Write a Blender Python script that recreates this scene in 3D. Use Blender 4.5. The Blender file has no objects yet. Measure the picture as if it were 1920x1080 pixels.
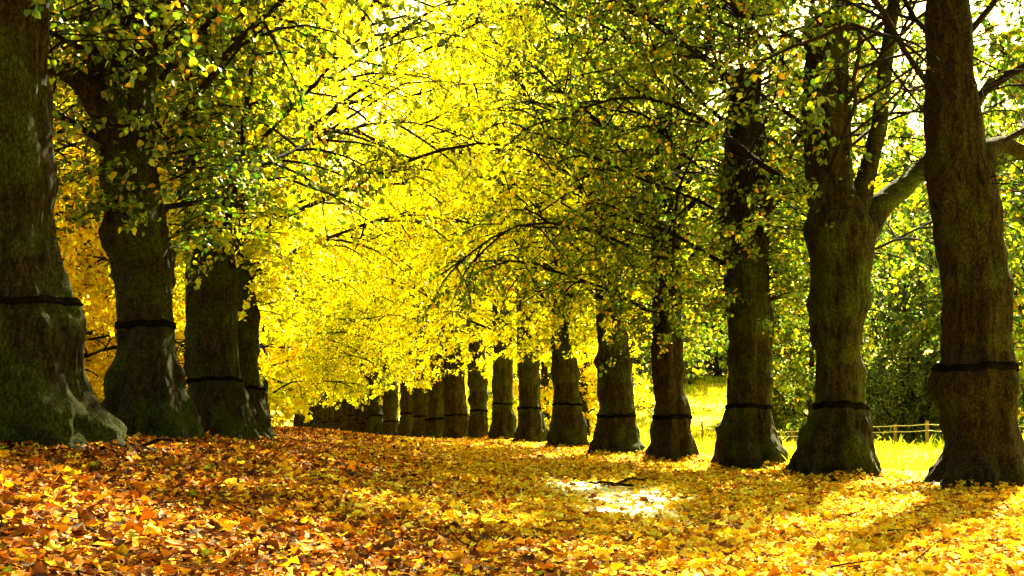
import bpy, math, random
import numpy as np
from math import radians as R

# ------------------------------------------------------------------ camera, sky, sun, exposure
SC = bpy.context.scene
COL = SC.collection
F, CAMZ, PITCH = 2600.0, 1.15, R(5.01)
cam_d = bpy.data.cameras.new("camera"); cam = bpy.data.objects.new("camera", cam_d); COL.objects.link(cam)
cam_d.sensor_width = 36; cam_d.lens = 36 * F / 1920; cam_d.clip_start = .1; cam_d.clip_end = 3000
cam.location = (0, 0, CAMZ); cam.rotation_euler = (R(90) + PITCH, 0, 0)
SC.camera = cam

SUN_AZ, SUN_EL = R(22), R(40)          # azimuth clockwise from the view direction (+Y)
W = bpy.data.worlds.new("World"); SC.world = W; W.use_nodes = True
nt = W.node_tree; nt.nodes.clear()
sky = nt.nodes.new("ShaderNodeTexSky"); sky.sky_type = 'NISHITA'; sky.sun_disc = False
sky.sun_elevation = SUN_EL; sky.sun_rotation = SUN_AZ; sky.dust_density = 4.0; sky.air_density = 1.0; sky.ozone_density = .5
mul = nt.nodes.new("ShaderNodeMix"); mul.data_type = 'RGBA'; mul.blend_type = 'MULTIPLY'; mul.inputs[0].default_value = 1
mul.inputs[7].default_value = (1.0, .86, .30, 1)
bg = nt.nodes.new("ShaderNodeBackground"); bg.inputs[1].default_value = .05
wo = nt.nodes.new("ShaderNodeOutputWorld")
nt.links.new(sky.outputs[0], mul.inputs[6]); nt.links.new(mul.outputs[2], bg.inputs[0]); nt.links.new(bg.outputs[0], wo.inputs[0])

sun_d = bpy.data.lights.new("sun", 'SUN'); sun = bpy.data.objects.new("sun", sun_d); COL.objects.link(sun)
sun_d.energy = 5; sun_d.angle = R(.5); sun_d.color = (1, .88, .50)
SDIR = np.array([math.sin(SUN_AZ) * math.cos(SUN_EL), math.cos(SUN_AZ) * math.cos(SUN_EL), math.sin(SUN_EL)])
from mathutils import Vector
sun.rotation_euler = Vector(SDIR).to_track_quat('Z', 'Y').to_euler(); sun.location = (20, 20, 30)

vs = SC.view_settings
vs.view_transform = 'Standard'; vs.look = 'None'; vs.gamma = 1; vs.use_curve_mapping = False
vs.exposure = 3.7
SC.render.engine = 'CYCLES'
cy = SC.cycles
cy.max_bounces = 8; cy.diffuse_bounces = 5; cy.transmission_bounces = 6; cy.glossy_bounces = 1; cy.transparent_max_bounces = 4
cy.use_denoising = True; cy.caustics_reflective = False; cy.caustics_refractive = False
cy.sample_clamp_indirect = 8; cy.volume_bounces = 0

# ------------------------------------------------------------------ helpers
rng = np.random.default_rng(7)

def at(u, v, Y):
    """pixel of the 1920x1080 photograph at depth Y -> world point"""
    s = (540 - v) / F
    t = Y / (math.cos(PITCH) - s * math.sin(PITCH))
    return np.array([t * (u - 960) / F, Y, CAMZ + t * (math.sin(PITCH) + s * math.cos(PITCH))])

def sstep(a, b, x):
    t = np.clip((x - a) / (b - a), 0, 1); return t * t * (3 - 2 * t)

def vnoise(P, seed=0):
    P = np.asarray(P, float); i = np.floor(P).astype(np.int64); f = P - i; f = f * f * (3 - 2 * f)
    out = np.zeros(len(P))
    for dx in (0, 1):
        for dy in (0, 1):
            for dz in (0, 1):
                a = (i[:, 0] + dx) * 374761393 + (i[:, 1] + dy) * 668265263 + (i[:, 2] + dz) * 2147483647 + seed * 1274126177
                a = (a ^ (a >> 13)) * 1274126177; a = a ^ (a >> 16)
                h = (a & 0xffff) / 65535.0
                w = (f[:, 0] if dx else 1 - f[:, 0]) * (f[:, 1] if dy else 1 - f[:, 1]) * (f[:, 2] if dz else 1 - f[:, 2])
                out += w * h
    return out * 2 - 1

def fbm(P, octs=3, seed=0):
    o = 0; a = 1
    for k in range(octs):
        o = o + a * vnoise(P * 2 ** k, seed + k); a *= .5
    return o

def row_x(Y):                 # centre line of the right-hand row
    return 6.85 - .216 * (Y - 20.3)

FIT = [(-5.1, 14.6, -.05), (-5.3, 20.5, -.04), (-5.2, 25, -.16), (-5.7, 29, -.25), (6.75, 20.3, -.04), (5.7, 24.9, -.09), (5.1, 29.2, -.11),
       (3.8, 33.6, -.10), (2.9, 38.2, -.02), (1.7, 43.5, -.05), (.6, 48.7, -.03), (-.4, 53.2, -.03), (-1.4, 57.8, -.08), (-2.5, 62, -.23), (-4, 67, -.23), (-6, 76, -.2)]

def ground_z(X, Y):
    X = np.asarray(X, float); Y = np.asarray(Y, float)
    drift = -.012 * np.clip(Y - 62, 0, 140) - .55 * sstep(60, 90, Y)
    lx = X - (-.1 * np.clip(Y - 20, 0, 200))            # bank follows the left row
    bank = .74 * sstep(.8, -5.2, lx) * (1 - .55 * sstep(26, 60, Y)) * sstep(2, 9, Y)
    rr = X - row_x(Y)
    mead = -.5 * sstep(1, 9, rr) * sstep(20, 40, Y)
    rise = 6.9 * sstep(78, 150, Y) * sstep(6, 30, rr)
    lump = .05 * vnoise(np.stack([X * .5, Y * .5, X * 0], -1).reshape(-1, 3), 5).reshape(X.shape)
    num = 0 * X; den = .3 + 0 * X
    for x, y, dz in FIT:
        w = np.exp(-((X - x) ** 2 + ((Y - y) * .8) ** 2) / 14.); num = num + w * dz; den = den + w
    return drift + bank + mead + rise + lump + 1.2 * num / den

def gz(x, y): return float(ground_z(np.array([x]), np.array([y]))[0])

def mesh_np(name, V, faces_flat, sizes, mat, col=None, smooth=False):
    me = bpy.data.meshes.new(name)
    V = np.asarray(V, np.float32); fl = np.asarray(faces_flat, np.int32).ravel(); sizes = np.asarray(sizes, np.int32)
    me.vertices.add(len(V)); me.vertices.foreach_set("co", V.ravel())
    me.loops.add(len(fl)); me.loops.foreach_set("vertex_index", fl)
    me.polygons.add(len(sizes))
    st = np.concatenate([[0], np.cumsum(sizes)[:-1]]).astype(np.int32)
    me.polygons.foreach_set("loop_start", st)
    if smooth: me.polygons.foreach_set("use_smooth", np.ones(len(sizes), bool))
    me.update(calc_edges=True)
    if col is not None:
        at_ = me.attributes.new("col", 'FLOAT_COLOR', 'FACE')
        at_.data.foreach_set("color", np.asarray(col, np.float32).ravel())
    me.materials.append(mat)
    return me

def ob(name, data, parent=None, loc=None):
    o = bpy.data.objects.new(name, data); COL.objects.link(o)
    if parent: o.parent = parent
    if loc is not None: o.location = loc
    return o

def tag(o, label=None, cat=None, group=None, kind=None):
    if label: o["label"] = label
    if cat: o["category"] = cat
    if group: o["group"] = group
    if kind: o["kind"] = kind
    return o

class Tubes:
    """collects tapered tubes along point lists, as one mesh"""
    def __init__(s): s.V = []; s.Fc = []; s.n = 0
    def add(s, pts, rad, sides=4, cap=False, rough=0, seed=0):
        pts = np.asarray(pts, float); m = len(pts); rad = np.broadcast_to(np.asarray(rad, float), (m,))
        T = np.gradient(pts, axis=0); T /= np.linalg.norm(T, axis=1)[:, None] + 1e-9
        ref = np.array([0, 0, 1.]) if abs(T[0, 2]) < .8 else np.array([1., 0, 0])
        A = np.cross(T, ref); A /= np.linalg.norm(A, axis=1)[:, None] + 1e-9
        B = np.cross(T, A)
        th = np.arange(sides) * 2 * math.pi / sides
        rr = rad[:, None] * np.ones(sides)
        V = pts[:, None] + rr[..., None] * (np.cos(th)[None, :, None] * A[:, None] + np.sin(th)[None, :, None] * B[:, None])
        if rough:
            V2 = V.reshape(-1, 3); dn = (V2.reshape(m, sides, 3) - pts[:, None])
            k = 1 + rough * fbm(V2 * 5, 2, seed).reshape(m, sides, 1)
            V = pts[:, None] + dn * k
        s.V.append(V.reshape(-1, 3))
        i = np.arange(m - 1)[:, None] * sides; j = np.arange(sides)[None]; j2 = (j + 1) % sides
        q = np.stack([i + j, i + j2, i + sides + j2, i + sides + j], -1).reshape(-1, 4) + s.n
        s.Fc.append(q); s.n += m * sides
        if cap:
            for e, r in ((0, slice(None, None, -1)), (m - 1, slice(None))):
                c = s.n; s.V.append(pts[e:e + 1]); s.n += 1
                idx = np.arange(sides)[r] + (s.n - 1 - m * sides - (1 if e else 0)) + e * sides
                nxt = np.roll(idx, -1)
                s.Fc.append(np.stack([idx, nxt, np.full(sides, c), np.full(sides, c)], -1))
    def mesh(s, name, mat, smooth=True):
        V = np.concatenate(s.V); Fq = np.concatenate(s.Fc)
        tri = Fq[:, 2] == Fq[:, 3]
        flat = np.concatenate([Fq[~tri].ravel(), Fq[tri][:, :3].ravel()])
        return mesh_np(name, V, flat, np.concatenate([np.full((~tri).sum(), 4), np.full(tri.sum(), 3)]), mat, smooth=smooth)

# ------------------------------------------------------------------ materials
def newmat(name):
    m = bpy.data.materials.new(name); m.use_nodes = True; m.node_tree.nodes.clear()
    return m, m.node_tree.nodes, m.node_tree.links

def leaf_mat(name, trans=.5, gain=1.0, rough=.45, gloss=.05, tgain=(1.15, 1.15, .6)):
    m, N, L = newmat(name)
    a = N.new("ShaderNodeAttribute"); a.attribute_name = "col"
    d = N.new("ShaderNodeBsdfDiffuse"); t = N.new("ShaderNodeBsdfTranslucent"); g = N.new("ShaderNodeBsdfGlossy")
    g.inputs['Roughness'].default_value = rough; g.inputs['Color'].default_value = (1, .95, .8, 1)
    k = N.new("ShaderNodeMix"); k.data_type = 'RGBA'; k.blend_type = 'MULTIPLY'; k.inputs[0].default_value = 1
    k.inputs[7].default_value = (tgain[0], tgain[1], tgain[2], 1)
    x = N.new("ShaderNodeMixShader"); x.inputs[0].default_value = trans
    y = N.new("ShaderNodeMixShader"); y.inputs[0].default_value = gloss
    o = N.new("ShaderNodeOutputMaterial")
    L.new(a.outputs['Color'], d.inputs[0]); L.new(a.outputs['Color'], k.inputs[6]); L.new(k.outputs[2], t.inputs[0])
    L.new(d.outputs[0], x.inputs[1]); L.new(t.outputs[0], x.inputs[2])
    L.new(x.outputs[0], y.inputs[1]); L.new(g.outputs[0], y.inputs[2]); L.new(y.outputs[0], o.inputs[0])
    return m

def ramp(N, stops):
    r = N.new("ShaderNodeValToRGB"); e = r.color_ramp.elements
    while len(e) < len(stops): e.new(.5)
    for q, (p, c) in zip(e, stops): q.position = p; q.color = (*c, 1)
    return r

def bark_mat(name, dark, mid, moss, mossamt=.5, sc=1.0):
    m, N, L = newmat(name)
    tc = N.new("ShaderNodeTexCoord"); mp = N.new("ShaderNodeMapping"); mp.inputs['Scale'].default_value = (7 * sc, 7 * sc, 1.6 * sc)
    n1 = N.new("ShaderNodeTexNoise"); n1.inputs['Scale'].default_value = 2.2; n1.inputs['Detail'].default_value = 12; n1.inputs['Roughness'].default_value = .78
    n1.inputs['Distortion'].default_value = .6
    n2 = N.new("ShaderNodeTexNoise"); n2.inputs['Scale'].default_value = 1.6; n2.inputs['Detail'].default_value = 7; n2.inputs['Distortion'].default_value = .2
    v = N.new("ShaderNodeTexVoronoi"); v.inputs['Scale'].default_value = 5; v.feature = 'DISTANCE_TO_EDGE'
    r1 = ramp(N, [(.38, dark), (.56, mid), (.72, tuple(c * 1.9 for c in mid))])
    r2 = ramp(N, [(.62 - .25 * mossamt, (0, 0, 0)), (.72 - .2 * mossamt, (1, 1, 1))])
    mx = N.new("ShaderNodeMix"); mx.data_type = 'RGBA'; mx.inputs[7].default_value = (*moss, 1)
    b = N.new("ShaderNodeBump"); b.inputs['Strength'].default_value = 1; b.inputs['Distance'].default_value = .16
    b2 = N.new("ShaderNodeBump"); b2.inputs['Strength'].default_value = .5; b2.inputs['Distance'].default_value = .05
    p = N.new("ShaderNodeBsdfPrincipled"); p.inputs['Roughness'].default_value = .9; p.inputs['Specular IOR Level'].default_value = .08
    o = N.new("ShaderNodeOutputMaterial")
    L.new(tc.outputs['Object'], mp.inputs[0]); L.new(mp.outputs[0], n1.inputs['Vector']); L.new(tc.outputs['Object'], n2.inputs['Vector'])
    L.new(mp.outputs[0], v.inputs['Vector'])
    L.new(n1.outputs[0], r1.inputs[0]); L.new(n2.outputs[0], r2.inputs[0]); L.new(r2.outputs[0], mx.inputs[0]); L.new(r1.outputs[0], mx.inputs[6])
    vc = N.new("ShaderNodeMapRange"); vc.inputs['From Min'].default_value = .0; vc.inputs['From Max'].default_value = .16
    vc.inputs['To Min'].default_value = .35; vc.inputs['To Max'].default_value = 1.15; L.new(v.outputs[0], vc.inputs[0])
    n3 = N.new("ShaderNodeTexNoise"); n3.inputs['Scale'].default_value = 26; n3.inputs['Detail'].default_value = 6; L.new(tc.outputs['Object'], n3.inputs['Vector'])
    m3 = N.new("ShaderNodeMapRange"); m3.inputs['From Min'].default_value = .3; m3.inputs['From Max'].default_value = .7; m3.inputs['To Min'].default_value = .45; m3.inputs['To Max'].default_value = 1.5
    L.new(n3.outputs[0], m3.inputs[0])
    mm = N.new("ShaderNodeMath"); mm.operation = 'MULTIPLY'; L.new(vc.outputs[0], mm.inputs[0]); L.new(m3.outputs[0], mm.inputs[1])
    sc_ = N.new("ShaderNodeVectorMath"); sc_.operation = 'SCALE'; L.new(mx.outputs[2], sc_.inputs[0]); L.new(mm.outputs[0], sc_.inputs['Scale'])
    b3 = N.new("ShaderNodeBump"); b3.inputs['Strength'].default_value = .5; b3.inputs['Distance'].default_value = .03
    L.new(n3.outputs[0], b3.inputs['Height']); L.new(b3.outputs[0], b.inputs['Normal'])
    L.new(sc_.outputs[0], p.inputs['Base Color']); L.new(n1.outputs[0], b.inputs['Height'])
    L.new(v.outputs[0], b2.inputs['Height']); L.new(b.outputs[0], b2.inputs['Normal']); L.new(b2.outputs[0], p.inputs['Normal'])
    L.new(p.outputs[0], o.inputs[0])
    return m

M_BARK = bark_mat("lime_bark", (.004, .0035, .0015), (.036, .028, .007), (.042, .054, .005), .6)
M_BARK_B = bark_mat("brown_bark", (.005, .0035, .0015), (.040, .027, .008), (.036, .042, .005), .4)
M_TWIG = bark_mat("twig_bark", (.010, .007, .003), (.03, .018, .007), (.03, .03, .008), .2, 2)
M_LEAF = leaf_mat("crown_leaf", trans=.58, tgain=(1.35, 1.35, .5))
M_LITTER = leaf_mat("fallen_leaf", trans=.25, rough=.5, gloss=.015, tgain=(1.1, 1, .8))
M_GRASS = leaf_mat("grass_blade", trans=.5, gloss=.03)

def band_mat():
    m, N, L = newmat("tar_band"); p = N.new("ShaderNodeBsdfPrincipled"); o = N.new("ShaderNodeOutputMaterial")
    n = N.new("ShaderNodeTexNoise"); n.inputs['Scale'].default_value = 12; r = ramp(N, [(.3, (.002, .002, .001)), (.7, (.006, .005, .003))])
    b = N.new("ShaderNodeBump"); b.inputs['Strength'].default_value = .5; b.inputs['Distance'].default_value = .02
    L.new(n.outputs[0], r.inputs[0]); L.new(r.outputs[0], p.inputs['Base Color']); L.new(n.outputs[0], b.inputs['Height']); L.new(b.outputs[0], p.inputs['Normal'])
    p.inputs['Roughness'].default_value = 1; p.inputs['Specular IOR Level'].default_value = 0; L.new(p.outputs[0], o.inputs[0]); return m
M_BAND = band_mat()

def wood_mat(name, c0, c1):
    m, N, L = newmat(name); p = N.new("ShaderNodeBsdfPrincipled"); o = N.new("ShaderNodeOutputMaterial")
    tc = N.new("ShaderNodeTexCoord"); mp = N.new("ShaderNodeMapping"); mp.inputs['Scale'].default_value = (12, 12, 2)
    n = N.new("ShaderNodeTexNoise"); n.inputs['Scale'].default_value = 3; n.inputs['Detail'].default_value = 6
    r = ramp(N, [(.35, c0), (.7, c1)])
    L.new(tc.outputs['Object'], mp.inputs[0]); L.new(mp.outputs[0], n.inputs['Vector']); L.new(n.outputs[0], r.inputs[0])
    L.new(r.outputs[0], p.inputs['Base Color']); p.inputs['Roughness'].default_value = .8; L.new(p.outputs[0], o.inputs[0]); return m
M_POST = wood_mat("post_wood", (.22, .12, .05), (.45, .28, .12))
M_TAPE = wood_mat("rail_wood", (.6, .56, .42), (.8, .76, .6))

def ground_mat():
    m, N, L = newmat("forest_floor")
    p = N.new("ShaderNodeBsdfPrincipled"); o = N.new("ShaderNodeOutputMaterial"); p.inputs['Roughness'].default_value = .95
    p.inputs['Specular IOR Level'].default_value = .1
    tc = N.new("ShaderNodeTexCoord")
    v = N.new("ShaderNodeTexVoronoi"); v.inputs['Scale'].default_value = 11
    hs = N.new("ShaderNodeSeparateColor")
    rl = ramp(N, [(0, (.03, .010, .003)), (.3, (.10, .035, .004)), (.55, (.28, .10, .006)), (.8, (.5, .24, .01)), (1, (.62, .42, .02))])
    ng = N.new("ShaderNodeTexNoise"); ng.inputs['Scale'].default_value = 3; ng.inputs['Detail'].default_value = 8
    rg = ramp(N, [(.3, (.16, .17, .02)), (.5, (.5, .46, .02)), (.8, (.66, .58, .03))])
    # meadow mask from the distance to the right-hand row
    sx = N.new("ShaderNodeSeparateXYZ")
    m1 = N.new("ShaderNodeMath"); m1.operation = 'MULTIPLY'; m1.inputs[1].default_value = .216
    m2 = N.new("ShaderNodeMath"); m2.operation = 'ADD'
    n3 = N.new("ShaderNodeTexNoise"); n3.inputs['Scale'].default_value = .8; n3.inputs['Detail'].default_value = 5
    m3 = N.new("ShaderNodeMath"); m3.operation = 'MULTIPLY_ADD'; m3.inputs[1].default_value = 3
    mr = N.new("ShaderNodeMapRange"); mr.inputs['From Min'].default_value = 11.24 + 2.2; mr.inputs['From Max'].default_value = 11.24 + 3.4
    mx = N.new("ShaderNodeMix"); mx.data_type = 'RGBA'
    b = N.new("ShaderNodeBump"); b.inputs['Strength'].default_value = 1; b.inputs['Distance'].default_value = .05
    for a, c in ((tc.outputs['Object'], v.inputs['Vector']), (v.outputs['Color'], hs.inputs[0]), (hs.outputs[0], rl.inputs[0]),
                 (tc.outputs['Object'], ng.inputs['Vector']), (ng.outputs[0], rg.inputs[0]), (tc.outputs['Object'], sx.inputs[0]),
                 (sx.outputs[1], m1.inputs[0]), (m1.outputs[0], m2.inputs[0]), (sx.outputs[0], m2.inputs[1]),
                 (tc.outputs['Object'], n3.inputs['Vector']), (n3.outputs[0], m3.inputs[0]), (m2.outputs[0], m3.inputs[2]),
                 (m3.outputs[0], mr.inputs[0]), (mr.outputs[0], mx.inputs[0]), (rl.outputs[0], mx.inputs[6]), (rg.outputs[0], mx.inputs[7]),
                 (mx.outputs[2], p.inputs['Base Color']), (v.outputs['Distance'], b.inputs['Height']), (b.outputs[0], p.inputs['Normal']),
                 (p.outputs[0], o.inputs[0])):
        L.new(a, c)
    return m
M_GROUND = ground_mat()

# ------------------------------------------------------------------ ground
def build_ground():
    xs = np.concatenate([np.linspace(-400, -40, 30)[:-1], np.linspace(-40, 50, 241), np.linspace(50, 400, 30)[1:]])
    ys = np.concatenate([np.linspace(-60, 0, 12)[:-1], np.linspace(0, 60, 161), np.linspace(60, 160, 81)[1:], np.linspace(160, 700, 25)[1:]])
    X, Y = np.meshgrid(xs, ys); Z = ground_z(X, Y)
    V = np.stack([X, Y, Z], -1).reshape(-1, 3); nx = len(xs); ny = len(ys)
    i = np.arange(ny - 1)[:, None] * nx; j = np.arange(nx - 1)[None]
    q = np.stack([i + j, i + j + 1, i + nx + j + 1, i + nx + j], -1).reshape(-1, 4)
    o = ob("ground", mesh_np("ground", V, q, np.full(len(q), 4), M_GROUND, smooth=True)); tag(o, kind="structure")
build_ground()

# ------------------------------------------------------------------ leaves
def palette(n, spec, g):
    """spec: list of (weight, rgb); returns n jittered colours"""
    w = np.array([s[0] for s in spec], float); w /= w.sum()
    c = np.array([s[1] for s in spec], float)[g.choice(len(spec), n, p=w)]
    c = c * g.uniform(.65, 1.2, (n, 1)) * g.uniform(.9, 1.1, (n, 3))
    return np.clip(c, 0, .85)

GREEN = [(3.6, (.028, .066, .005)), (4, (.065, .12, .006)), (2.8, (.17, .23, .007)), (1.3, (.42, .38, .010)), (.5, (.5, .24, .01))]
YGREEN = [(1.2, (.08, .13, .006)), (3, (.28, .34, .006)), (5, (.53, .54, .006)), (3.5, (.72, .66, .006)), (.5, (.55, .27, .01))]
YELLOW = [(.5, (.2, .24, .008)), (2.4, (.56, .57, .008)), (7, (.79, .74, .006)), (.3, (.7, .42, .01))]
GOLD = [(1, (.5, .42, .010)), (6, (.82, .64, .010)), (2, (.75, .45, .010)), (.5, (.45, .2, .01))]
DARK = [(5, (.03, .06, .010)), (4, (.06, .10, .012)), (1, (.16, .2, .02)), (.3, (.4, .3, .02))]

def leaf_mesh(name, P, D, Nn, S, C, mat):
    n = len(P)
    D = D / (np.linalg.norm(D, axis=1)[:, None] + 1e-9)
    Wd = np.cross(D, Nn); Wd /= np.linalg.norm(Wd, axis=1)[:, None] + 1e-9
    Nn = np.cross(Wd, D)
    S = S[:, None]
    L = lambda a, w, h: P + S * (a * D + w * Wd + h * Nn)
    V = np.stack([P, L(.22, .40, .10), L(.66, .34, .06), L(1.05, 0, -.10), L(.66, -.34, .06), L(.22, -.40, .10)], 1).reshape(-1, 3)
    b = np.arange(n)[:, None] * 6
    q = np.concatenate([b + np.array([[0, 1, 2, 3]]), b + np.array([[0, 3, 4, 5]])], 1).reshape(-1, 4)
    C4 = np.concatenate([C, np.ones((n, 1))], 1)
    return mesh_np(name, V, q, np.full(len(q), 4), mat, col=np.repeat(C4, 2, axis=0))

def wander(p0, d0, length, n, droop, jit, g):
    """a wandering line of n+1 points"""
    pts = [np.array(p0, float)]; d = np.array(d0, float); d /= np.linalg.norm(d); st = length / n
    for k in range(n):
        d = d + np.array([0, 0, -droop]) * (k + 1) / n + g.normal(0, jit, 3); d /= np.linalg.norm(d)
        pts.append(pts[-1] + d * st)
    return np.array(pts)

def interp(pts, t):
    x = t * (len(pts) - 1); i = min(int(x), len(pts) - 2); f = x - i
    return pts[i] * (1 - f) + pts[i + 1] * f, pts[i + 1] - pts[i]

def gen_crown(seed, hbase=3.0, htop=13, rad=5.5, limbs=20, shoots=120, leafn=12, leaf=.11, subs=9, twigs=5):
    g = np.random.default_rng(seed); T = Tubes(); tw = []
    ga = g.uniform(0, 6.28)
    for i in range(limbs):
        f = i / (limbs - 1)
        h = hbase + .6 + (htop * .72 - hbase) * f ** .9
        az = ga + i * 2.39996 + g.normal(0, .25)
        el = R(g.uniform(22, 45)) + f * R(28)
        Ln = rad * (1.10 - .12 * f) * g.uniform(.8, 1.15)
        P = wander((0, 0, h), (math.cos(az) * math.cos(el), math.sin(az) * math.cos(el), math.sin(el)), Ln, 9, .13 * (1 - .4 * f), .11, g)
        r0 = .06 * (1 - .5 * f) * g.uniform(.7, 1.2)
        T.add(P, np.linspace(r0, .018, len(P)), 6)
        for k in range(subs):
            t = .18 + .8 * (k + g.uniform(0, .9)) / subs
            p, d = interp(P, t); d = d / np.linalg.norm(d)
            side = np.cross(d, (0, 0, 1.)) * (1 if k % 2 else -1) + g.normal(0, .35, 3)
            q = wander(p, d * .55 + side * .8 + np.array([0, 0, .12]), Ln * .36 * (1.2 - .6 * t) * g.uniform(.7, 1.3), 5, .28, .14, g)
            T.add(q, np.linspace(.03, .009, len(q)), 4)
            for m in range(twigs):
                tt = .25 + .75 * (m + g.uniform(0, 1)) / twigs
                p2, d2 = interp(q, min(tt, 1)); d2 = d2 / np.linalg.norm(d2)
                w = wander(p2, d2 * .5 + g.normal(0, .6, 3) + np.array([0, 0, -.15]), g.uniform(.45, 1.0), 3, .35, .15, g)
                T.add(w, np.linspace(.009, .003, len(w)), 3)
                tw.append(w)
            tw.append(q[2:6])
    for i in range(shoots):                      # epicormic shoots along the trunk
        h = g.uniform(hbase, htop * .7); az = g.uniform(0, 6.28)
        P = wander((.3 * math.cos(az), .3 * math.sin(az), h), (math.cos(az), math.sin(az), g.uniform(0, .9)), g.uniform(.5, 1.9), 4, .35, .12, g)
        T.add(P, np.linspace(.014, .004, len(P)), 3)
        tw.append(P[1:]); 
        if len(P) > 4: tw.append(P[2:])
    tw = [w if len(w) == 4 else np.concatenate([w, w[-1:] + .01])[:4] for w in tw]
    tw = np.array(tw)                            # (K,4,3)
    K = len(tw); n = K * leafn
    k = np.repeat(np.arange(K), leafn); x = g.uniform(.1, 3, n); i = np.minimum(x.astype(int), 2); f = (x - i)[:, None]
    P = tw[k, i] * (1 - f) + tw[k, i + 1] * f
    d = tw[k, i + 1] - tw[k, i]; d /= np.linalg.norm(d, axis=1)[:, None] + 1e-9
    P = P + g.normal(0, .06, (n, 3))
    D = d * .5 + g.normal(0, .6, (n, 3)) + np.array([0, 0, -.45])
    Nn = np.array([0, 0, 1.]) + g.normal(0, .55, (n, 3))
    S = leaf * g.uniform(.65, 1.25, n)
    return T, P, D, Nn, S

CROWNS = {}
def crown_data(key, seed, pal, mat=None, **kw):
    if key in CROWNS: return CROWNS[key]
    T, P, D, Nn, S = gen_crown(seed, **kw)
    g = np.random.default_rng(seed + 99)
    # colour drifts from one leaf spray to the next
    C = palette(len(P), pal, g)
    cl = fbm(P * .9, 2, seed)[:, None]
    C = np.clip(C * (1 + .25 * cl * np.array([[1.2, .8, .5]])), .002, .85)
    CROWNS[key] = (T.mesh("branches_" + key, M_TWIG), leaf_mesh("crown_" + key, P, D, Nn, S, C, M_LEAF), (P, D, Nn, S, C))
    return CROWNS[key]

# ------------------------------------------------------------------ trunks
def trunk_mesh(name, prof, seed, mat, extra=(), burls=(), top=8.5, lean=(0, 0), seg=120, rough=1.0):
    """prof: rows (z, xc, r) from the base up, in the tree's own space"""
    prof = np.array(sorted(prof)); z = prof[:, 0]
    zt = z[-1]
    zz = np.concatenate([[-.35], np.linspace(0, min(zt, top), 200 if seg > 50 else 70)])
    if zt < top: zz = np.concatenate([zz, np.linspace(zt, top, 16)[1:]])
    def ev(c, ext):
        zs = np.concatenate([z, [top]]) if zt < top else z; cs = np.concatenate([prof[:, c], [ext]]) if zt < top else prof[:, c]
        v = np.interp(zz, zs, cs)
        kk = np.array([.25, .5, .25]); v2 = np.convolve(np.pad(v, 1, 'edge'), kk, 'valid'); return v2
    xc = ev(1, prof[-1, 1] + lean[0]); r = ev(2, prof[-1, 2] * .55)
    g = np.random.default_rng(seed)
    th = np.arange(seg) * 2 * math.pi / seg
    TH, ZZ = np.meshgrid(th, zz)
    rb = r[:, None] * np.ones_like(TH)
    flare = np.exp(-np.maximum(ZZ, 0) / .45)
    fl = sum(g.uniform(.4, 1) * np.cos(k * (TH - g.uniform(0, 6.28)) + .5 * np.sin(ZZ * 2)) for k in (3, 5, 7, 8)) / 2.2
    q = np.stack([np.cos(TH) * rb, np.sin(TH) * rb, ZZ], -1).reshape(-1, 3)
    n1 = fbm(q * np.array([1.6, 1.6, 1.1]), 3, seed).reshape(TH.shape)
    n2 = fbm(q * np.array([6, 6, 1.6]), 3, seed + 5).reshape(TH.shape)
    n3 = fbm(q * np.array([16, 16, 6]), 2, seed + 9).reshape(TH.shape)
    fx = .6 + .4 * np.abs(np.sin(TH))          # keep the measured outline where it is seen edge-on
    n4 = np.abs(fbm(q * np.array([8, 8, 1.0]), 2, seed + 13)).reshape(TH.shape); n5 = np.abs(fbm(q * 3.2, 2, seed + 17)).reshape(TH.shape)
    rr = rb * (1.02 - .085 * n4 + .09 * (n5 - .3) * (.5 + flare) + (.20 * flare + .06) * fl * fx + .10 * n1 * fx + rough * (.05 * n2 * (1 + flare) + .02 * n3))
    bl = list(burls) + [(g.uniform(0, 6.28), g.uniform(0, 1) ** 1.3 * 3.2, g.uniform(.08, .26), g.uniform(.02, .075)) for _ in range(46)]
    for (a, h, rad_, amp) in bl:
        da = np.angle(np.exp(1j * (TH - a))) * rb; rr += amp * np.exp(-(da ** 2 + (ZZ - h) ** 2) / rad_ ** 2)
    X = xc[:, None] + np.cos(TH) * rr; Y = np.sin(TH) * rr + (lean[1] * np.clip(zz, 0, None) / top)[:, None]
    # roots run out into the ground
    V = np.stack([X, Y, ZZ], -1)
    T = Tubes(); m = len(zz)
    T.V.append(V.reshape(-1, 3))
    i = np.arange(m - 1)[:, None] * seg; j = np.arange(seg)[None]; j2 = (j + 1) % seg
    T.Fc.append(np.stack([i + j, i + j2, i + seg + j2, i + seg + j], -1).reshape(-1, 4)); T.n = m * seg
    for k in range(5):
        a = g.uniform(0, 6.28); r0 = rr[1:3].mean() * .8
        p = [(xc[1] + math.cos(a) * r0 * s, math.sin(a) * r0 * s, .16 * (1 - (s - .7) / .9) - .05) for s in (.7, 1.0, 1.25, 1.55, 1.8)]
        T.add(p, np.array([.17, .14, .10, .06, .02]), 8, rough=.2, seed=seed + k)
    for pts, rad in extra:
        pts = np.array(pts, float); rad = np.array(rad, float)
        t = np.linspace(0, len(pts) - 1, 5 * len(pts)); ii = np.minimum(t.astype(int), len(pts) - 2); f = (t - ii)
        s = f * f * (3 - 2 * f) * .5 + f * .5
        P2 = pts[ii] * (1 - s)[:, None] + pts[ii + 1] * s[:, None]; R2 = rad[ii] * (1 - s) + rad[ii + 1] * s
        T.add(P2, R2, 20, rough=.12, seed=seed + 31)
    me = T.mesh(name, mat)
    def ring(h):
        k = int(np.argmin(abs(zz - h))); return xc[k], rr[k], k
    return me, (zz, xc, rr, Y)

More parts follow.
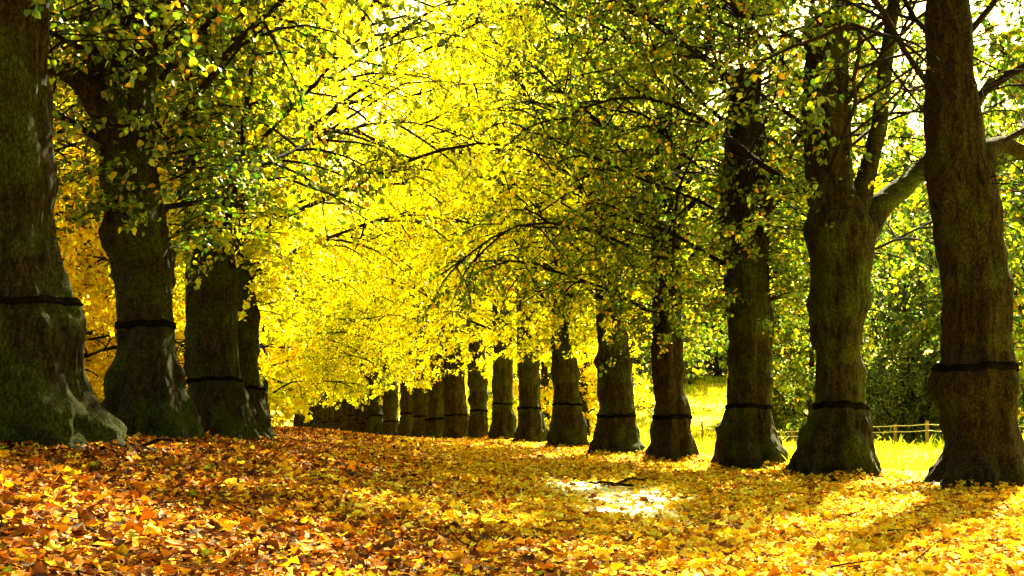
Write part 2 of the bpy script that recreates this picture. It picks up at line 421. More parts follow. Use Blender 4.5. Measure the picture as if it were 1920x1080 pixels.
def band_mesh(name, tr, h, w):
    zz, xc, rr, Y = tr; seg = rr.shape[1]; th = np.arange(seg) * 2 * math.pi / seg
    hs = np.linspace(h - w / 2, h + w / 2, 6); g = np.random.default_rng(int(h * 1000))
    V = []
    for n, hh in enumerate(hs):
        r = np.array([np.interp(hh, zz, rr[:, j]) for j in range(seg)]); r = (r + np.roll(r, 1) + np.roll(r, -1)) / 3
        off = .032 if 0 < n < 5 else -.01
        c = np.interp(hh, zz, xc); wob = .018 * np.sin(th * 2 + h * 9) + .01 * np.sin(th * 7) + (.008 * g.normal(0, 1, seg) if n in (1, 4) else 0)
        yc = np.interp(hh, zz, Y.mean(1))
        V.append(np.stack([c + np.cos(th) * (r + off), yc + np.sin(th) * (r + off), hh + wob], -1))
    V = np.array(V).reshape(-1, 3)
    i = np.arange(5)[:, None] * seg; j = np.arange(seg)[None]; j2 = (j + 1) % seg
    q = np.stack([i + j, i + j2, i + seg + j2, i + seg + j], -1).reshape(-1, 4)
    return mesh_np(name, V, q, np.full(len(q), 4), M_BAND, smooth=True)

def carve(data, loc, rot, shafts, name):
    """own copy of a crown with the leaves missing where it has gaps"""
    P, D, Nn, S, C = data[2]
    c, s = math.cos(rot), math.sin(rot)
    Wp = np.stack([P[:, 0] * c - P[:, 1] * s + loc[0], P[:, 0] * s + P[:, 1] * c + loc[1], P[:, 2] + loc[2]], -1)
    keep = np.ones(len(P), bool)
    for (tx, ty, r) in shafts:
        q = Wp - np.array([tx, ty, gz(tx, ty)]); al = q @ SDIR; dd = np.linalg.norm(q - al[:, None] * SDIR, axis=1)
        wob = r * (1 + .35 * vnoise(Wp * .8, 3)); keep &= ~((dd < wob) & (al > 0))
    for q, r in GAPS:
        keep &= np.linalg.norm(Wp - q, axis=1) > r * (1 + .3 * vnoise(Wp * 1.3, 6))
    return leaf_mesh(name, P[keep], D[keep], Nn[keep], S[keep], C[keep], M_LEAF)

GAPS = [(at(1690, 350, 25.4), 1.1), (at(1640, 395, 24.6), .9), (at(1650, 385, 19.5), .9), (at(1665, 365, 22), 1.1), (at(1600, 430, 23.5), .7), (at(1720, 310, 23.5), .9), (at(1560, 470, 23.4), .7)]
SHAFTS = [(1.1, 22.3, .55), (1.5, 20.5, .7), (1.6, 18.5, .7), (1.6, 16.3, .6), (3.0, 10.4, 1.6), (1.6, 9.4, 1.1), (4.4, 12.4, 1.4), (3.4, 14.2, .9), (.6, 10.8, .8), (-1.2, 9.2, .8), (-2.4, 8.9, .7), (0, 13.5, .5), (4.6, 15.8, 1.2), (2.6, 12.3, .9), (5.0, 13.6, 1.3), (4.6, 9.9, 1.2)]

# ------------------------------------------------------------------ avenue trees: traced outlines (v, left u, right u)
FEET = []
TRACED = {
 'L1': dict(D=14.6, prof=[(0,-75,85),(200,-78,88),(400,-82,95),(500,-90,106),(560,-95,128),(600,-100,149),(680,-105,156),(740,-112,166),(790,-125,190),(848,-140,222)], band=(568, 21), lab="massive dark trunk cut off by the left edge, black band at its shoulder"),
 'L2': dict(D=20.5, prof=[(0,150,300),(150,172,290),(300,186,290),(400,202,308),(435,192,315),(462,198,317),(490,212,318),(560,221,321),(640,226,327),(700,216,332),(740,207,350),(780,193,368),(828,186,385)], band=(610, 19), lab="second trunk from the left, waisted, with a bold black band"),
 'L3': dict(D=25.0, prof=[(300,345,430),(450,347,440),(560,353,443),(630,356,444),(670,348,446),(705,357,448),(740,361,455),(780,352,470),(828,345,485)], band=(712, 11), lab="trunk third from the left, small burl on its left flank, faint band"),
 'L4': dict(D=29.0, prof=[(400,400,468),(560,405,478),(665,408,481),(730,405,486),(765,400,497),(800,396,503),(830,385,512)], band=(728, 8), lab="trunk half hidden behind the third one on the left, its right edge flaring out"),
 'R0': dict(D=20.3, prof=[(50,1735,1822),(150,1737,1827),(225,1737,1840),(300,1740,1848),(350,1743,1866),(400,1752,1876),(450,1760,1881),(540,1774,1893),(675,1771,1898),(700,1755,1899),(735,1752,1902),(765,1763,1902),(790,1772,1898),(840,1775,1901),(865,1765,1908),(890,1746,1918),(918,1738,1926)], band=(689, 19), lab="tall left-leaning trunk by the right edge, swollen waist just under its black band"),
 'R1': dict(D=24.9, prof=[(50,1515,1590),(200,1505,1590),(350,1510,1600),(390,1520,1620),(425,1511,1634),(475,1520,1632),(540,1521,1630),(575,1516,1632),(605,1530,1620),(665,1532,1613),(755,1531,1620),(780,1527,1632),(820,1510,1639),(850,1499,1641),(885,1480,1650),(898,1472,1657)], band=(760, 17), lab="forked trunk second from the right edge, thick limb reaching up towards its right neighbour"),
 'R2': dict(D=29.2, prof=[(250,1360,1435),(430,1350,1443),(480,1358,1441),(590,1362,1447),(640,1370,1445),(755,1364,1445),(790,1357,1452),(820,1346,1462),(850,1342,1479),(882,1343,1488)], band=(762, 11), lab="trunk third from the right edge, broad ribbed foot in front of the meadow"),
 'R3': dict(D=33.6, prof=[(400,1222,1275),(560,1222,1277),(640,1225,1278),(740,1227,1281),(760,1227,1290),(800,1225,1294),(830,1219,1300),(850,1210,1305),(866,1205,1311)], band=(782, 11), lab="slim reddish-brown trunk, meadow glowing on both sides of its foot"),
 'R4': dict(D=38.2, prof=[(450,1116,1168),(560,1116,1173),(665,1122,1180),(740,1122,1188),(765,1125,1190),(790,1119,1190),(820,1117,1198),(850,1104,1211)], band=(780, 9), lab="dark trunk bulging to the right with a spread foot, left of the slim brown trunk"),
 'R5': dict(D=43.5, prof=[(500,1032,1080),(640,1035,1082),(715,1037,1083),(760,1038,1086),(800,1032,1097),(840,1023,1098)], band=(758, 7), lab="trunk with a lump low on its right side, sixth of the right-hand row"),
 'R6': dict(D=48.7, prof=[(520,968,1008),(655,970,1010),(755,975,1013),(800,972,1022),(832,962,1026)], band=(765, 6), lab="mossy trunk with a leaning stem behind its right foot, seventh of the right-hand row"),
 'R7': dict(D=53.2, prof=[(540,924,958),(680,925,960),(755,925,960),(790,922,965),(825,917,967)], band=(757, 6), lab="greenish sunlit trunk with the clearest thin band, eighth of the right-hand row"),
 'R8': dict(D=57.8, prof=[(560,878,908),(680,878,910),(770,882,913),(824,879,916)], band=(770, 6), lab="straight greenish trunk with a tilted band, ninth of the right-hand row"),
 'R9': dict(D=62.0, prof=[(560,833,866),(665,833,868),(740,833,874),(828,832,880)], band=(778, 4), lab="very dark wide trunk, tenth of the right-hand row"),
}
BASE_PROF = [(0, 0, .78), (.25, 0, .62), (.7, 0, .50), (1.3, .02, .44), (1.5, 0, .40), (2.5, .02, .38), (4, 0, .40), (6, 0, .33)]

PALS = {'g': GREEN, 'yg': YGREEN, 'y': YELLOW}  # autumn leaf hues; the yellower ones also paint in the avenue's sunlit glow
def variant(pal, k, far=False):
    if k >= 4:
        return crown_data(f"high_{pal}{k}", 300 + k * 7, PALS[pal], hbase=4.3, leafn=14, rad=6.2, subs=11, limbs=22, htop=15, shoots=170, leaf=.1)
    if far:
        return crown_data(f"far_{pal}{k}", 200 + k * 7 + len(pal), PALS[pal], hbase=2.5 + .15 * (k % 3), leafn=13, rad=5.3, subs=9, limbs=24, shoots=120, htop=17, leaf=.125)
    return crown_data(f"{pal}{k}", 100 + k * 7 + len(pal), PALS[pal], hbase=2.75 + .15 * (k % 3), leafn=14, rad=6.2, subs=11, limbs=26, shoots=420, leaf=.1, htop=15.5)

def add_crown(root, pal, k, rot, carved=False, sc=1.0, tilt=0):
    d = variant(pal, k, root.location[1] > 47)
    b = ob("branches", d[0], root); c = ob("crown", d[1] if not carved else carve(d, root.location, rot, SHAFTS, "crown_gap"), root)
    for o in (b, c): o.rotation_euler = (0, 0, rot); o.scale = (sc, sc, sc)

def traced_tree(key, mat, pal, k, rot, extra=None, burls=(), carved=False):
    t = TRACED[key]; D = t['D']; pr = t['prof']
    vb, lb, rb = pr[-1]; base = at((lb + rb) / 2, vb, D)
    z0 = gz(base[0], D)
    root = ob("lime_tree", None, loc=(base[0], D, z0)); root.empty_display_size = .5
    tag(root, "lime tree: " + t['lab'] if False else t['lab'], "tree", "lime trees lining the avenue")
    rows = []
    for v, l, r in pr:
        a = at(l, v, D); b = at(r, v, D); rows.append((a[2] - base[2], (a[0] + b[0]) / 2 - base[0], (b[0] - a[0]) / 2))
    print(key, 'dz %.3f px %.1f' % (base[2] - z0, (base[2] - z0) * F / D), 'X', round(base[0], 2)); FEET.append((base[0], D, (rb - lb) / 2 * D / F))
    dz = base[2] - z0                                  # the traced foot versus the ground sheet
    rows = [(z + dz if i < len(rows) - 1 else 0, x, r) for i, (z, x, r) in enumerate(rows)]
    ex = []
    for pts, rad in (extra or []):
        ex.append(([tuple(at(u, v, D + dy) - np.array([base[0], D, z0])) for u, v, dy in pts], rad))
    me, tr = trunk_mesh("trunk_" + key, rows, hash_(key), mat, extra=ex, burls=burls)
    ob("trunk", me, root)
    v, w = t['band']; hb = at(960, v, D)[2] - z0; ob("band", band_mesh("band_" + key, tr, hb, w * D / F * .78), root)
    add_crown(root, pal, k, rot, carved)
    return root

def hash_(s): return sum(ord(c) * (i + 3) for i, c in enumerate(s))

traced_tree('L1', M_BARK, 'g', 4, .3, burls=[(.1, 1.9, .3, .05)])
traced_tree('L2', M_BARK, 'g', 1, 1.7, extra=[([(240, 260, 0), (200, 215, -.2), (165, 165, -.4), (125, 135, -.6), (85, 120, -.9), (20, 60, -1.4)], [.3, .26, .18, .14, .12, .07])])
traced_tree('L3', M_BARK, 'yg', 2, 3.9, burls=[(3.1, 1.3, .15, .06)])
traced_tree('L4', M_BARK, 'y', 3, 2.2)
traced_tree('R0', M_BARK_B, 'g', 5, 5.0, extra=[([(1830, 330, 0), (1850, 280, .2), (1880, 268, .4), (1925, 290, .6), (1990, 300, .8), (2080, 240, 1.0)], [.25, .17, .12, .11, .09, .05]),
                                            ], burls=[(4.2, 1.35, .3, .07), (5.2, .7, .25, .05)], carved=True)
traced_tree('R1', M_BARK, 'g', 4, 2.9, extra=[([(1590, 520, 0), (1612, 440, .1), (1650, 385, .3), (1700, 345, .6), (1745, 300, .9), (1800, 240, 1.3), (1860, 150, 1.8)], [.40, .33, .23, .19, .17, .14, .08]),
                                           ([(1590, 460, 0), (1625, 330, .1), (1650, 230, .2), (1660, 120, .3), (1680, -20, .4)], [.3, .17, .15, .13, .1])], carved=True, burls=[(4.9, .5, .2, .07), (5.4, 1.0, .15, .05)])
traced_tree('R2', M_BARK, 'g', 1, .9, carved=True, burls=[(5.5, .4, .2, .05), (3.7, .6, .2, .06)])
traced_tree('R3', M_BARK_B, 'g', 3, 4.1, carved=True)
traced_tree('R4', M_BARK, 'yg', 2, 1.1, carved=True)
traced_tree('R5', M_BARK, 'yg', 0, 2.6, burls=[(0, .7, .25, .1)])
traced_tree('R6', M_BARK, 'y', 1, 3.6)
traced_tree('R7', M_BARK, 'y', 2, .4)
traced_tree('R8', M_BARK, 'y', 3, 1.9)
traced_tree('R9', M_BARK_B, 'y', 0, 5.6)

# generic trees of the avenue
GEN = []
for k in range(7):
    g = np.random.default_rng(40 + k)
    prof = [(z, x + g.normal(0, .05), r * g.uniform(.86, 1.14)) for z, x, r in BASE_PROF]
    me, tr = trunk_mesh(f"trunk_gen{k}", prof, 60 + k, M_BARK if k not in (2, 5) else M_BARK_B, seg=48)
    GEN.append((me, band_mesh(f"band_gen{k}", tr, 1.05 + .09 * ((k * 3) % 7), .10)))

def generic_tree(x, y, k, pal, ck, label, group="lime trees lining the avenue", sc=1.0, rot=None):
    root = ob("lime_tree", None, loc=(x, y, gz(x, y) - .03)); root.empty_display_size = .5
    tag(root, label, "tree", group)
    rt = rng.uniform(0, 6.28) if rot is None else rot
    a = ob("trunk", GEN[k][0], root); b = ob("band", GEN[k][1], root)
    tx, ty = rng.normal(0, .018, 2)
    for o in (a, b): o.rotation_euler = (tx, ty, rt); o.scale = (sc, sc, 1)
    add_crown(root, pal, ck, rng.uniform(0, 6.28))
    return root

ORD = ["eleventh", "twelfth", "thirteenth", "fourteenth", "fifteenth", "sixteenth", "seventeenth", "eighteenth", "nineteenth", "twentieth",
       "twenty-first", "twenty-second", "twenty-third", "twenty-fourth", "twenty-fifth", "twenty-sixth"]
us = [822, 795, 765, 735, 706]
for i in range(22):
    Y = 66.8 + 4.75 * i + (rng.uniform(-.6, .6) if i > 4 else 0)
    X = (us[i] - 960) / F * Y if i < len(us) else row_x(Y) + rng.uniform(-.25, .25)
    lab = f"small distant trunk under low leaves, {ORD[i]} of the right-hand row" if i < 16 else "tiny trunk at the far end of the right-hand row"
    generic_tree(X, Y, i % 7, 'yg' if i % 3 else 'y', i % 4, lab, sc=rng.uniform(.85, 1.15))
# left row goes on behind the fourth trunk
for i in range(20):
    Y = 34.0 + 5.2 * i
    X = -6.95 - .27 * (Y - 34)
    generic_tree(X, Y, (i + 1) % 7, 'y', (i + 1) % 4, "avenue tree of the left row, its trunk hidden behind the front trunks" if i < 8 else "faraway avenue tree of the left row, only its yellow crown in view")

# ------------------------------------------------------------------ background woodland
BG = []
def bg_variant(key, seed, pal, **kw):
    return crown_data(key, seed, pal, **kw)
bgk = [bg_variant("bg_dark", 301, DARK, hbase=.6, htop=11, rad=5.5, limbs=24, shoots=80, leafn=13, leaf=.22, subs=8, twigs=4),
       bg_variant("bg_green", 302, GREEN, hbase=.5, htop=13, rad=5.5, limbs=24, shoots=80, leafn=13, leaf=.22, subs=8, twigs=4),
       bg_variant("bg_yellow", 303, YELLOW, hbase=.5, htop=13, rad=5.5, limbs=24, shoots=80, leafn=13, leaf=.22, subs=8, twigs=4),
       bg_variant("bg_gold", 304, GOLD, hbase=.1, htop=9, rad=4.2, limbs=26, shoots=120, leafn=22, leaf=.11, subs=8, twigs=4)]
tb = trunk_mesh("trunk_wood", [(0, 0, .4), (.6, 0, .27), (2, 0, .22), (5, .1, .17), (8, 0, .1)], 77, M_BARK, seg=20, top=9)[0]
def wood_tree(name, x, y, kind, label, group, sc=1.0):
    root = ob(name, None, loc=(x, y, gz(x, y) - .05)); tag(root, label, "tree", group)
    for nm, d in (("trunk", tb), ("branches", bgk[kind][0]), ("crown", bgk[kind][1])):
        o = ob(nm, d, root); o.scale = (sc, sc, sc); o.rotation_euler = (0, 0, rng.uniform(0, 6.28))

def wt(u, Y, kind, label, group, sc=1.0, name="woodland_tree"):
    wood_tree(name, (u - 960) / F * Y, Y, kind, label, group, sc)
wt(1700, 74, 0, "dark evergreen-looking tree standing behind the fence left of the rightmost trunk", "trees beyond the meadow", 1.05, "dark_tree")
wt(1520, 84, 1, "green tree beyond the fence, glimpsed between the second and third trunks from the right", "trees beyond the meadow", 1.0)
wt(1930, 66, 1, "green tree beyond the meadow at the right edge of the frame", "trees beyond the meadow", 1.0)
wt(1345, 136, 0, "dark green tree on the rise behind the bright meadow, right of the slim brown trunk", "trees beyond the meadow", 1.0, "dark_tree")
wt(1195, 142, 1, "green tree at the top of the meadow, left of the slim brown trunk", "trees beyond the meadow", 1.0)
for i, (u, Y) in enumerate([(1420, 150), (1590, 138), (1790, 118), (2020, 84), (1110, 150), (1500, 160), (1700, 145), (1880, 128), (1290, 165), (2130, 96), (1200, 160), (1370, 170)]):
    wt(u, Y, (1, 2, 1, 0)[i % 4], "tree in the leafy wood closing the view beyond the meadow", "wood beyond the meadow", 1.8)
wt(2060, 50, 1, "green tree beyond the right edge, its boughs right of the rightmost trunk", "trees beyond the meadow", 1.25)
for i, (u, Y) in enumerate([(40, 36), (150, 41), (255, 48), (335, 55), (-80, 40), (-60, 30)]):
    wt(u, Y, 3, ["golden bush-like tree behind the first two trunks on the left", "amber tree filling the gap between the first and second left trunks",
                 "golden tree behind the second left trunk", "amber tree in the gap between the second and third left trunks",
                 "golden tree behind the leftmost trunk", "golden tree at the left edge behind the leftmost trunk"][i], "golden trees behind the left row", 1.0, "golden_tree")
wt(1095, 96, 3, "amber tree glimpsed low between the fifth and sixth right-hand trunks", "trees beyond the meadow", 1.2, "golden_tree")
wt(1020, 104, 2, "yellow tree glimpsed between the sixth and seventh right-hand trunks", "trees beyond the meadow", 1.3)
wt(1180, 118, 1, "green tree on the rise, left of the slim brown trunk", "trees beyond the meadow", 1.3)
wt(955, 118, 2, "yellow tree glimpsed between the seventh and eighth right-hand trunks", "trees beyond the meadow", 1.3)
wt(1440, 104, 1, "green tree behind the meadow fence, left of the forked tree", "trees beyond the meadow", 1.3)
bush = crown_data("bush", 311, DARK, hbase=.15, htop=3.2, rad=2.4, limbs=22, shoots=90, leafn=14, leaf=.12, subs=7, twigs=4)
bushy = crown_data("bush_y", 312, GREEN, hbase=.15, htop=2.8, rad=2.2, limbs=20, shoots=90, leafn=14, leaf=.12, subs=7, twigs=4)
for u, Y, d, lab in [(1650, 73, bush, "dark green bush by the fence, left of the dark tree's trunk"), (1708, 69, bush, "dark green bush right in front of the dark tree's trunk"),
                  (1470, 88, bushy, "green bush by the fence between the second and third trunks from the right"), (1762, 76, bush, "dark bush just left of the rightmost trunk, beyond the fence"),
                  (1335, 140, bush, "dark bush at the top of the meadow, right of the slim brown trunk"), (1262, 128, bushy, "green bush at the top of the meadow behind the slim brown trunk"),
                  (1400, 136, bush, "dark bush on the rise behind the third trunk from the right")]:
    x = (u - 960) / F * Y; r_ = ob("bush", None, loc=(x, Y, gz(x, Y) - .1)); tag(r_, lab, "bush", "bushes edging the meadow")
    for nm, dd in (("branches", d[0]), ("crown", d[1])):
        o = ob(nm, dd, r_); k_ = 1.0 if Y < 100 else 1.5; o.scale = (k_, k_, k_); o.rotation_euler = (0, 0, u * .37)
for i in range(19):
    u = -100 + 66 * i; Y = 95 + 9 * (i % 3)
    if u > 500: Y = 165 + 12 * (i % 3)
    wt(u, Y, 2, "yellow tree in the wood behind the left row" if u <= 500 else "yellow tree in the wood at the far end of the avenue", "yellow wood behind the avenue", 1.5)

SUNPATCH_C, SUNPATCH_R, SUNPATCH_SH = (1.40, 19.5), (1.0, 4.9), -.06
# ------------------------------------------------------------------ leaf litter
def build_litter():
    g = np.random.default_rng(11)
    bands = [(6.5, 10, 330), (10, 15, 300), (15, 22, 190), (22, 32, 95), (32, 50, 42), (50, 85, 14)]
    P = []
    for a, b, dens in bands:
        n = int(dens * (b - a) * .5 * (a + b) * .92); Y = np.sqrt(g.uniform(a * a, b * b, n)); X = g.uniform(-.46, .46, n) * Y
        P.append(np.stack([X, Y], -1))
    P = np.concatenate(P); rr = P[:, 0] - row_x(P[:, 1])
    lim = .6 + 1.0 * vnoise(np.stack([P[:, 0], P[:, 1], P[:, 0] * 0], -1) * .7, 8)
    keep = (rr < lim) | (g.uniform(0, 1, len(P)) < .12 * np.exp(-np.maximum(rr, 0) / 4))
    e = np.sqrt(((P[:, 0] - SUNPATCH_C[0] - SUNPATCH_SH * (P[:, 1] - SUNPATCH_C[1])) / SUNPATCH_R[0]) ** 2 + ((P[:, 1] - SUNPATCH_C[1]) / SUNPATCH_R[1]) ** 2) + .35 * vnoise(np.stack([P[:, 0] * 2, P[:, 1], P[:, 0] * 0], -1), 31)
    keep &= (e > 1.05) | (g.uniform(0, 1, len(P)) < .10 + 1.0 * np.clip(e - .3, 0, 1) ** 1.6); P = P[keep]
    BT = np.array(FEET); pile = []
    for bx, by, br in FEET:
        k_ = int(900 if by < 35 else 300); a_ = g.uniform(0, 6.28, k_); d_ = br * (.8 + np.abs(g.normal(0, .35, k_)))
        pile.append(np.stack([bx + np.cos(a_) * d_, by + np.sin(a_) * d_], -1))
    P = np.concatenate([P] + pile); heap = np.zeros(len(P))
    for bx, by, br in FEET:
        dd = np.hypot(P[:, 0] - bx, P[:, 1] - by) / br; an = np.arctan2(P[:, 1] - by, P[:, 0] - bx)
        heap = np.maximum(heap, (.09 + .05 * np.sin(an * 3 + bx)) * np.exp(-(np.maximum(dd - .9, 0) / .35) ** 2))
    n = len(P)
    far = np.clip((P[:, 1] - 14) / 40, 0, 1)
    S = g.choice([.055, .08, .105, .14], n, p=[.25, .37, .28, .10]) * g.uniform(.72, 1.05, n) * (1 + .6 * far)
    m = 9; th = np.linspace(0, 2 * math.pi, m, endpoint=False)[None] + g.normal(0, .08, (n, m))
    lob = np.where(np.arange(m) % 2 == 0, 1.0, .74)[None] * g.uniform(.85, 1.15, (n, m)) * (.5)
    asp = g.uniform(.55, 1.0, (n, 1))
    lx = np.cos(th) * lob; ly = np.sin(th) * lob * asp
    curl = g.uniform(-1.6, 2.4, (n, 1)); curl2 = g.uniform(-.8, 1.4, (n, 1))
    lz = curl * ly * ly + curl2 * lx * lx * .8 + g.normal(0, .05, (n, m))
    lx = np.concatenate([np.zeros((n, 1)), lx], 1); ly = np.concatenate([np.zeros((n, 1)), ly], 1); lz = np.concatenate([np.full((n, 1), -.05), lz], 1)
    L = np.stack([lx, ly, lz], -1) * S[:, None, None]
    yaw = g.uniform(0, 6.28, n); tilt = np.abs(g.normal(0, .48, n)) ; ta = g.uniform(0, 6.28, n)
    def rz(V, a):
        c, s = np.cos(a)[:, None], np.sin(a)[:, None]; return np.stack([V[..., 0] * c - V[..., 1] * s, V[..., 0] * s + V[..., 1] * c, V[..., 2]], -1)
    L = rz(L, yaw); L = rz(L, -ta)
    c, s = np.cos(tilt)[:, None], np.sin(tilt)[:, None]
    L = np.stack([L[..., 0] * c + L[..., 2] * s, L[..., 1], -L[..., 0] * s + L[..., 2] * c], -1); L = rz(L, ta)
    zz = ground_z(P[:, 0], P[:, 1]) + g.uniform(.01, .065, n) + heap * g.uniform(.2, 1, n)
    V = L + np.stack([P[:, 0], P[:, 1], zz], -1)[:, None]
    b = np.arange(n)[:, None, None] * (m + 1); j = np.arange(m)
    tri = np.stack([np.zeros(m, int), 1 + j, 1 + (j + 1) % m], -1)[None] + b
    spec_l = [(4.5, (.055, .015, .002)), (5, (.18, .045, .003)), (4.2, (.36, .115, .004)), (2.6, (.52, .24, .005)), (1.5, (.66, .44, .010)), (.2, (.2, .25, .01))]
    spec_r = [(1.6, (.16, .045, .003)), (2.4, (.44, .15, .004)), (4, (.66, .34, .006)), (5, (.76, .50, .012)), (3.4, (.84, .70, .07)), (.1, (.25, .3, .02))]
    A = palette(n, spec_l, g); B = palette(n, spec_r, g)  # left litter coloured darker for shade, right litter brighter for sunlight
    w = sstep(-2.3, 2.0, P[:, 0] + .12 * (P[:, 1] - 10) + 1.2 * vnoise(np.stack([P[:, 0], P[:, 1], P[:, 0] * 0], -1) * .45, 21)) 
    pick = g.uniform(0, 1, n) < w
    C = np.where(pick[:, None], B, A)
    C4 = np.concatenate([C, np.ones((n, 1))], 1)
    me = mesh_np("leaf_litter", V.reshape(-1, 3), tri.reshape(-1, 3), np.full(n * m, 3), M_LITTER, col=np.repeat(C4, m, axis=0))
    tag(ob("leaf_litter", me), kind="stuff", label="fallen orange and yellow leaves carpeting the avenue floor")
    print("litter", n)
build_litter()

def build_twigs():
    g = np.random.default_rng(15); T = Tubes()
    for i in range(420):
        Y = math.sqrt(g.uniform(7.5 ** 2, 30 ** 2)); X = g.uniform(-.45, .42) * Y
        if X > row_x(Y) + .3: continue
        a = g.uniform(0, 6.28); L = g.uniform(.12, .5); z = gz(X, Y) + .06
        P = wander((X, Y, z), (math.cos(a), math.sin(a), g.uniform(-.05, .15)), L, 4, .05, .18, g)
        T.add(P, np.linspace(g.uniform(.003, .008), .002, 5), 4)
    tag(ob("twigs", T.mesh("twigs", M_TWIG)), kind="stuff", label="thin dark twigs strewn over the fallen leaves")
build_twigs()

# ------------------------------------------------------------------ meadow grass
def build_grass():
    g = np.random.default_rng(12); n = 150000
    Y = np.sqrt(g.uniform(20 ** 2, 140 ** 2, n)); X = row_x(Y) + .4 + g.uniform(0, 1, n) ** 1.1 * (8 + .45 * Y)
    cl = fbm(np.stack([X, Y, X * 0], -1) * .5, 2, 4)
    near = np.clip((X - row_x(Y) - .5) / 3, 0, 1)
    keep = (g.uniform(0, 1, n) < .55 + .4 * cl) & (g.uniform(0, 1, n) < .25 + .75 * near); X, Y, cl = X[keep], Y[keep], cl[keep]; n = len(X)
    tf = np.clip(vnoise(np.stack([X * .9, Y * .6, X * 0], -1), 44) - .35, 0, 1) * 3
    H = g.uniform(.08, .28, n) * (1 + .8 * np.clip(cl, 0, 1) + tf); w = g.uniform(.012, .022, n) * (.6 + Y / 40)
    a = g.uniform(0, 6.28, n); dx, dy = np.cos(a), np.sin(a); b = g.uniform(0, 6.28, n); bend = g.uniform(.1, .6, n) * H
    z = ground_z(X, Y) - .02
    mk = lambda sgn, t: np.stack([X + sgn * dx * w * (1 - .6 * t) + np.cos(b) * bend * t * t, Y + sgn * dy * w * (1 - .6 * t) + np.sin(b) * bend * t * t, z + H * t], -1)
    tip = np.stack([X + np.cos(b) * bend, Y + np.sin(b) * bend, z + H * .95], -1)
    V = np.stack([mk(-1, 0), mk(1, 0), mk(1, .6), mk(-1, .6), tip], 1).reshape(-1, 3)
    k = np.arange(n)[:, None] * 5
    flat = np.concatenate([(k + np.array([[0, 1, 2, 3]])), (k + np.array([[3, 2, 4]]))], 1).ravel()
    sizes = np.tile([4, 3], n)
    C = palette(n, [(2, (.22, .27, .02)), (5, (.66, .62, .02)), (4, (.78, .70, .03))], g); C = C * np.where(tf[:, None] > .5, np.array([.45, .6, .5]), 1); C4 = np.concatenate([C, np.ones((n, 1))], 1)
    tag(ob("meadow_grass", mesh_np("meadow_grass", V, flat, sizes, M_GRASS, col=np.repeat(C4, 2, axis=0))), kind="stuff", label="sunlit yellow green grass of the meadow right of the avenue")
build_grass()

# ------------------------------------------------------------------ fence
def build_fence():
    root = ob("fence", None, loc=(0, 0, 0)); tag(root, "post and rail fence with pale rails crossing the bright meadow", "fence")
    pts = []
    A = np.array([(2050 - 960) / F * 50, 50.]); B = np.array([(1240 - 960) / F * 104, 104.])
    ln = np.linalg.norm(B - A); n = int(ln / 3.1)
    for i in range(n + 1):
        p = A + (B - A) * i / n; z = gz(*p); pts.append((p[0], p[1], z))
        T = Tubes(); h = 1.12 + .05 * math.sin(i * 2.1); lx = .03 * math.sin(i * 1.7)
        T.add([(p[0], p[1], z - .3), (p[0] + lx, p[1], z + .6), (p[0] + lx * 1.5, p[1], z + h - .03), (p[0] + lx * 1.5, p[1], z + h)], [.085, .08, .078, .06], 10, cap=True)
        ob("post", T.mesh("post", M_POST), root)
    for hh in (1.0, .72):
        T = Tubes()
        P = []
        for i in range(n):
            a = np.array(pts[i]); b = np.array(pts[i + 1])
            for t in (0, .33, .66): P.append(a * (1 - t) + b * t + np.array([0, -.09, hh - .03 * math.sin(math.pi * t)]))
        T.add(P, .022, 5, cap=True); ob("rail", T.mesh("rail", M_TAPE), root)
build_fence()

# ------------------------------------------------------------------ fallen branches
def fallen(label, pts, rad, off):
    T = Tubes(); P = [np.array([x, y, gz(x, y) + h]) for x, y, h in pts]
    c = P[0].copy(); P = [p - c for p in P]
    t = np.linspace(0, len(P) - 1, 4 * len(P)); ii = np.minimum(t.astype(int), len(P) - 2); f = (t - ii)[:, None]; P = np.array(P)
    P2 = P[ii] * (1 - f) + P[ii + 1] * f; P2 = P2 + np.random.default_rng(off).normal(0, .008, P2.shape)
    T.add(P2, np.interp(t, range(len(rad)), rad), 10, cap=True, rough=.25, seed=off)
    m = P2[len(P2) // 2]
    for s in (-1, 1): T.add([m, m + np.array([.25, .12 * s, .10]), m + np.array([.5, .2 * s, .06])], [.02, .012, .004], 5)
    o = ob("fallen_branch", T.mesh("fallen_branch", M_TWIG), None, c); tag(o, label, "branch", "fallen branches on the leaves")
def xy(u, Y): return ((u - 960) / F * Y, Y)
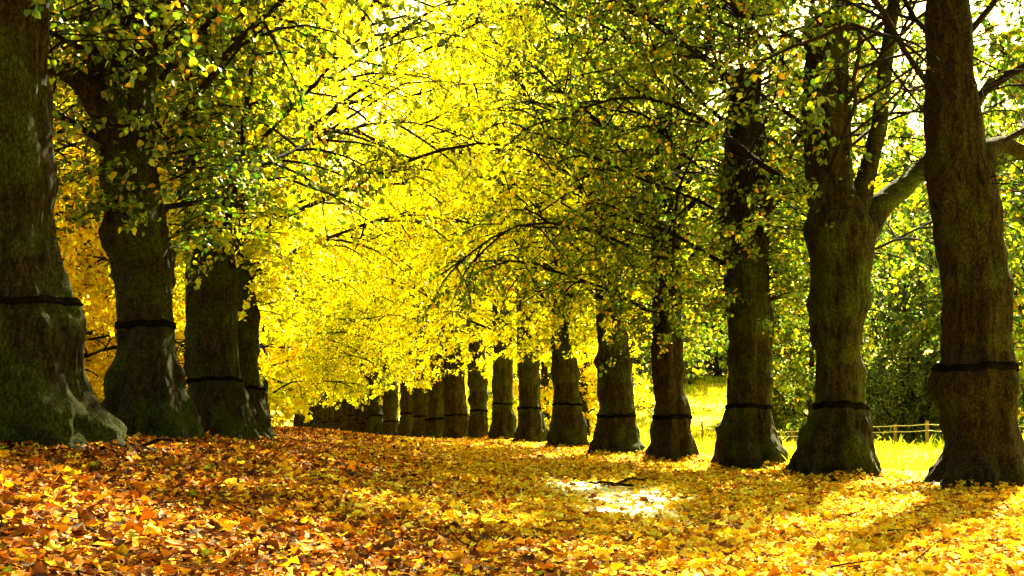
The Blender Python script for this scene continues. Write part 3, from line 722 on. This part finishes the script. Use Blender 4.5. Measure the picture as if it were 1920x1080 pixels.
fallen("dark fallen branch lying in the leaves between the first two left trunks", [(*xy(205, 15.6), .06), (*xy(240, 15.7), .09), (*xy(280, 15.6), .07), (*xy(322, 15.3), .03)], [.05, .045, .04, .015], 3)
fallen("long thin dark branch lying behind the white sunlit patch of leaves", [(*xy(1095, 21.6), .05), (*xy(1130, 21.7), .07), (*xy(1165, 21.5), .06), (*xy(1205, 21.3), .04)], [.012, .028, .03, .012], 5)

# ------------------------------------------------------------------ pale ground patch, blown-out sunlight painted into its colour
def build_sun_patch():
    m, N, L = newmat("pale_sun_paint"); p = N.new("ShaderNodeBsdfPrincipled"); o = N.new("ShaderNodeOutputMaterial")
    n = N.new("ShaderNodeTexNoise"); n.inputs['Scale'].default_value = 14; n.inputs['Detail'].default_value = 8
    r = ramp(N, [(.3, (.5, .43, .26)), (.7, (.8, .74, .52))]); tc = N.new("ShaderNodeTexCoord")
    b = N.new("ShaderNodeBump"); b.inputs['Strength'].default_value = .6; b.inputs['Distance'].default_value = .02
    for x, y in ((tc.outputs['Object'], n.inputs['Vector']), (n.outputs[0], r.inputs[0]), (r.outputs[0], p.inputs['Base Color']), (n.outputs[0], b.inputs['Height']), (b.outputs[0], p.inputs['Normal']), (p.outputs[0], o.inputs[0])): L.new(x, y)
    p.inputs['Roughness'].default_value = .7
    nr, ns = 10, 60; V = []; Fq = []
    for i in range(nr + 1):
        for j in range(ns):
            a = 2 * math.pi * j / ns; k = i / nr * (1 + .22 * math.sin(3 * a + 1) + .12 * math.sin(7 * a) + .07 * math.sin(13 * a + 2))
            x = SUNPATCH_C[0] + SUNPATCH_R[0] * k * math.cos(a) ; y = SUNPATCH_C[1] + SUNPATCH_R[1] * k * math.sin(a); x += SUNPATCH_SH * (y - SUNPATCH_C[1])
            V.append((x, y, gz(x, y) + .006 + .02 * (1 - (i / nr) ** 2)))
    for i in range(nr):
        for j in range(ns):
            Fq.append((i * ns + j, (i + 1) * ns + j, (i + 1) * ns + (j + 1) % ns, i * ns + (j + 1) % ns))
    tag(ob("painted_sun_patch", mesh_np("painted_sun_patch", V, Fq, np.full(len(Fq), 4), m, smooth=True)), kind="structure")
build_sun_patch()
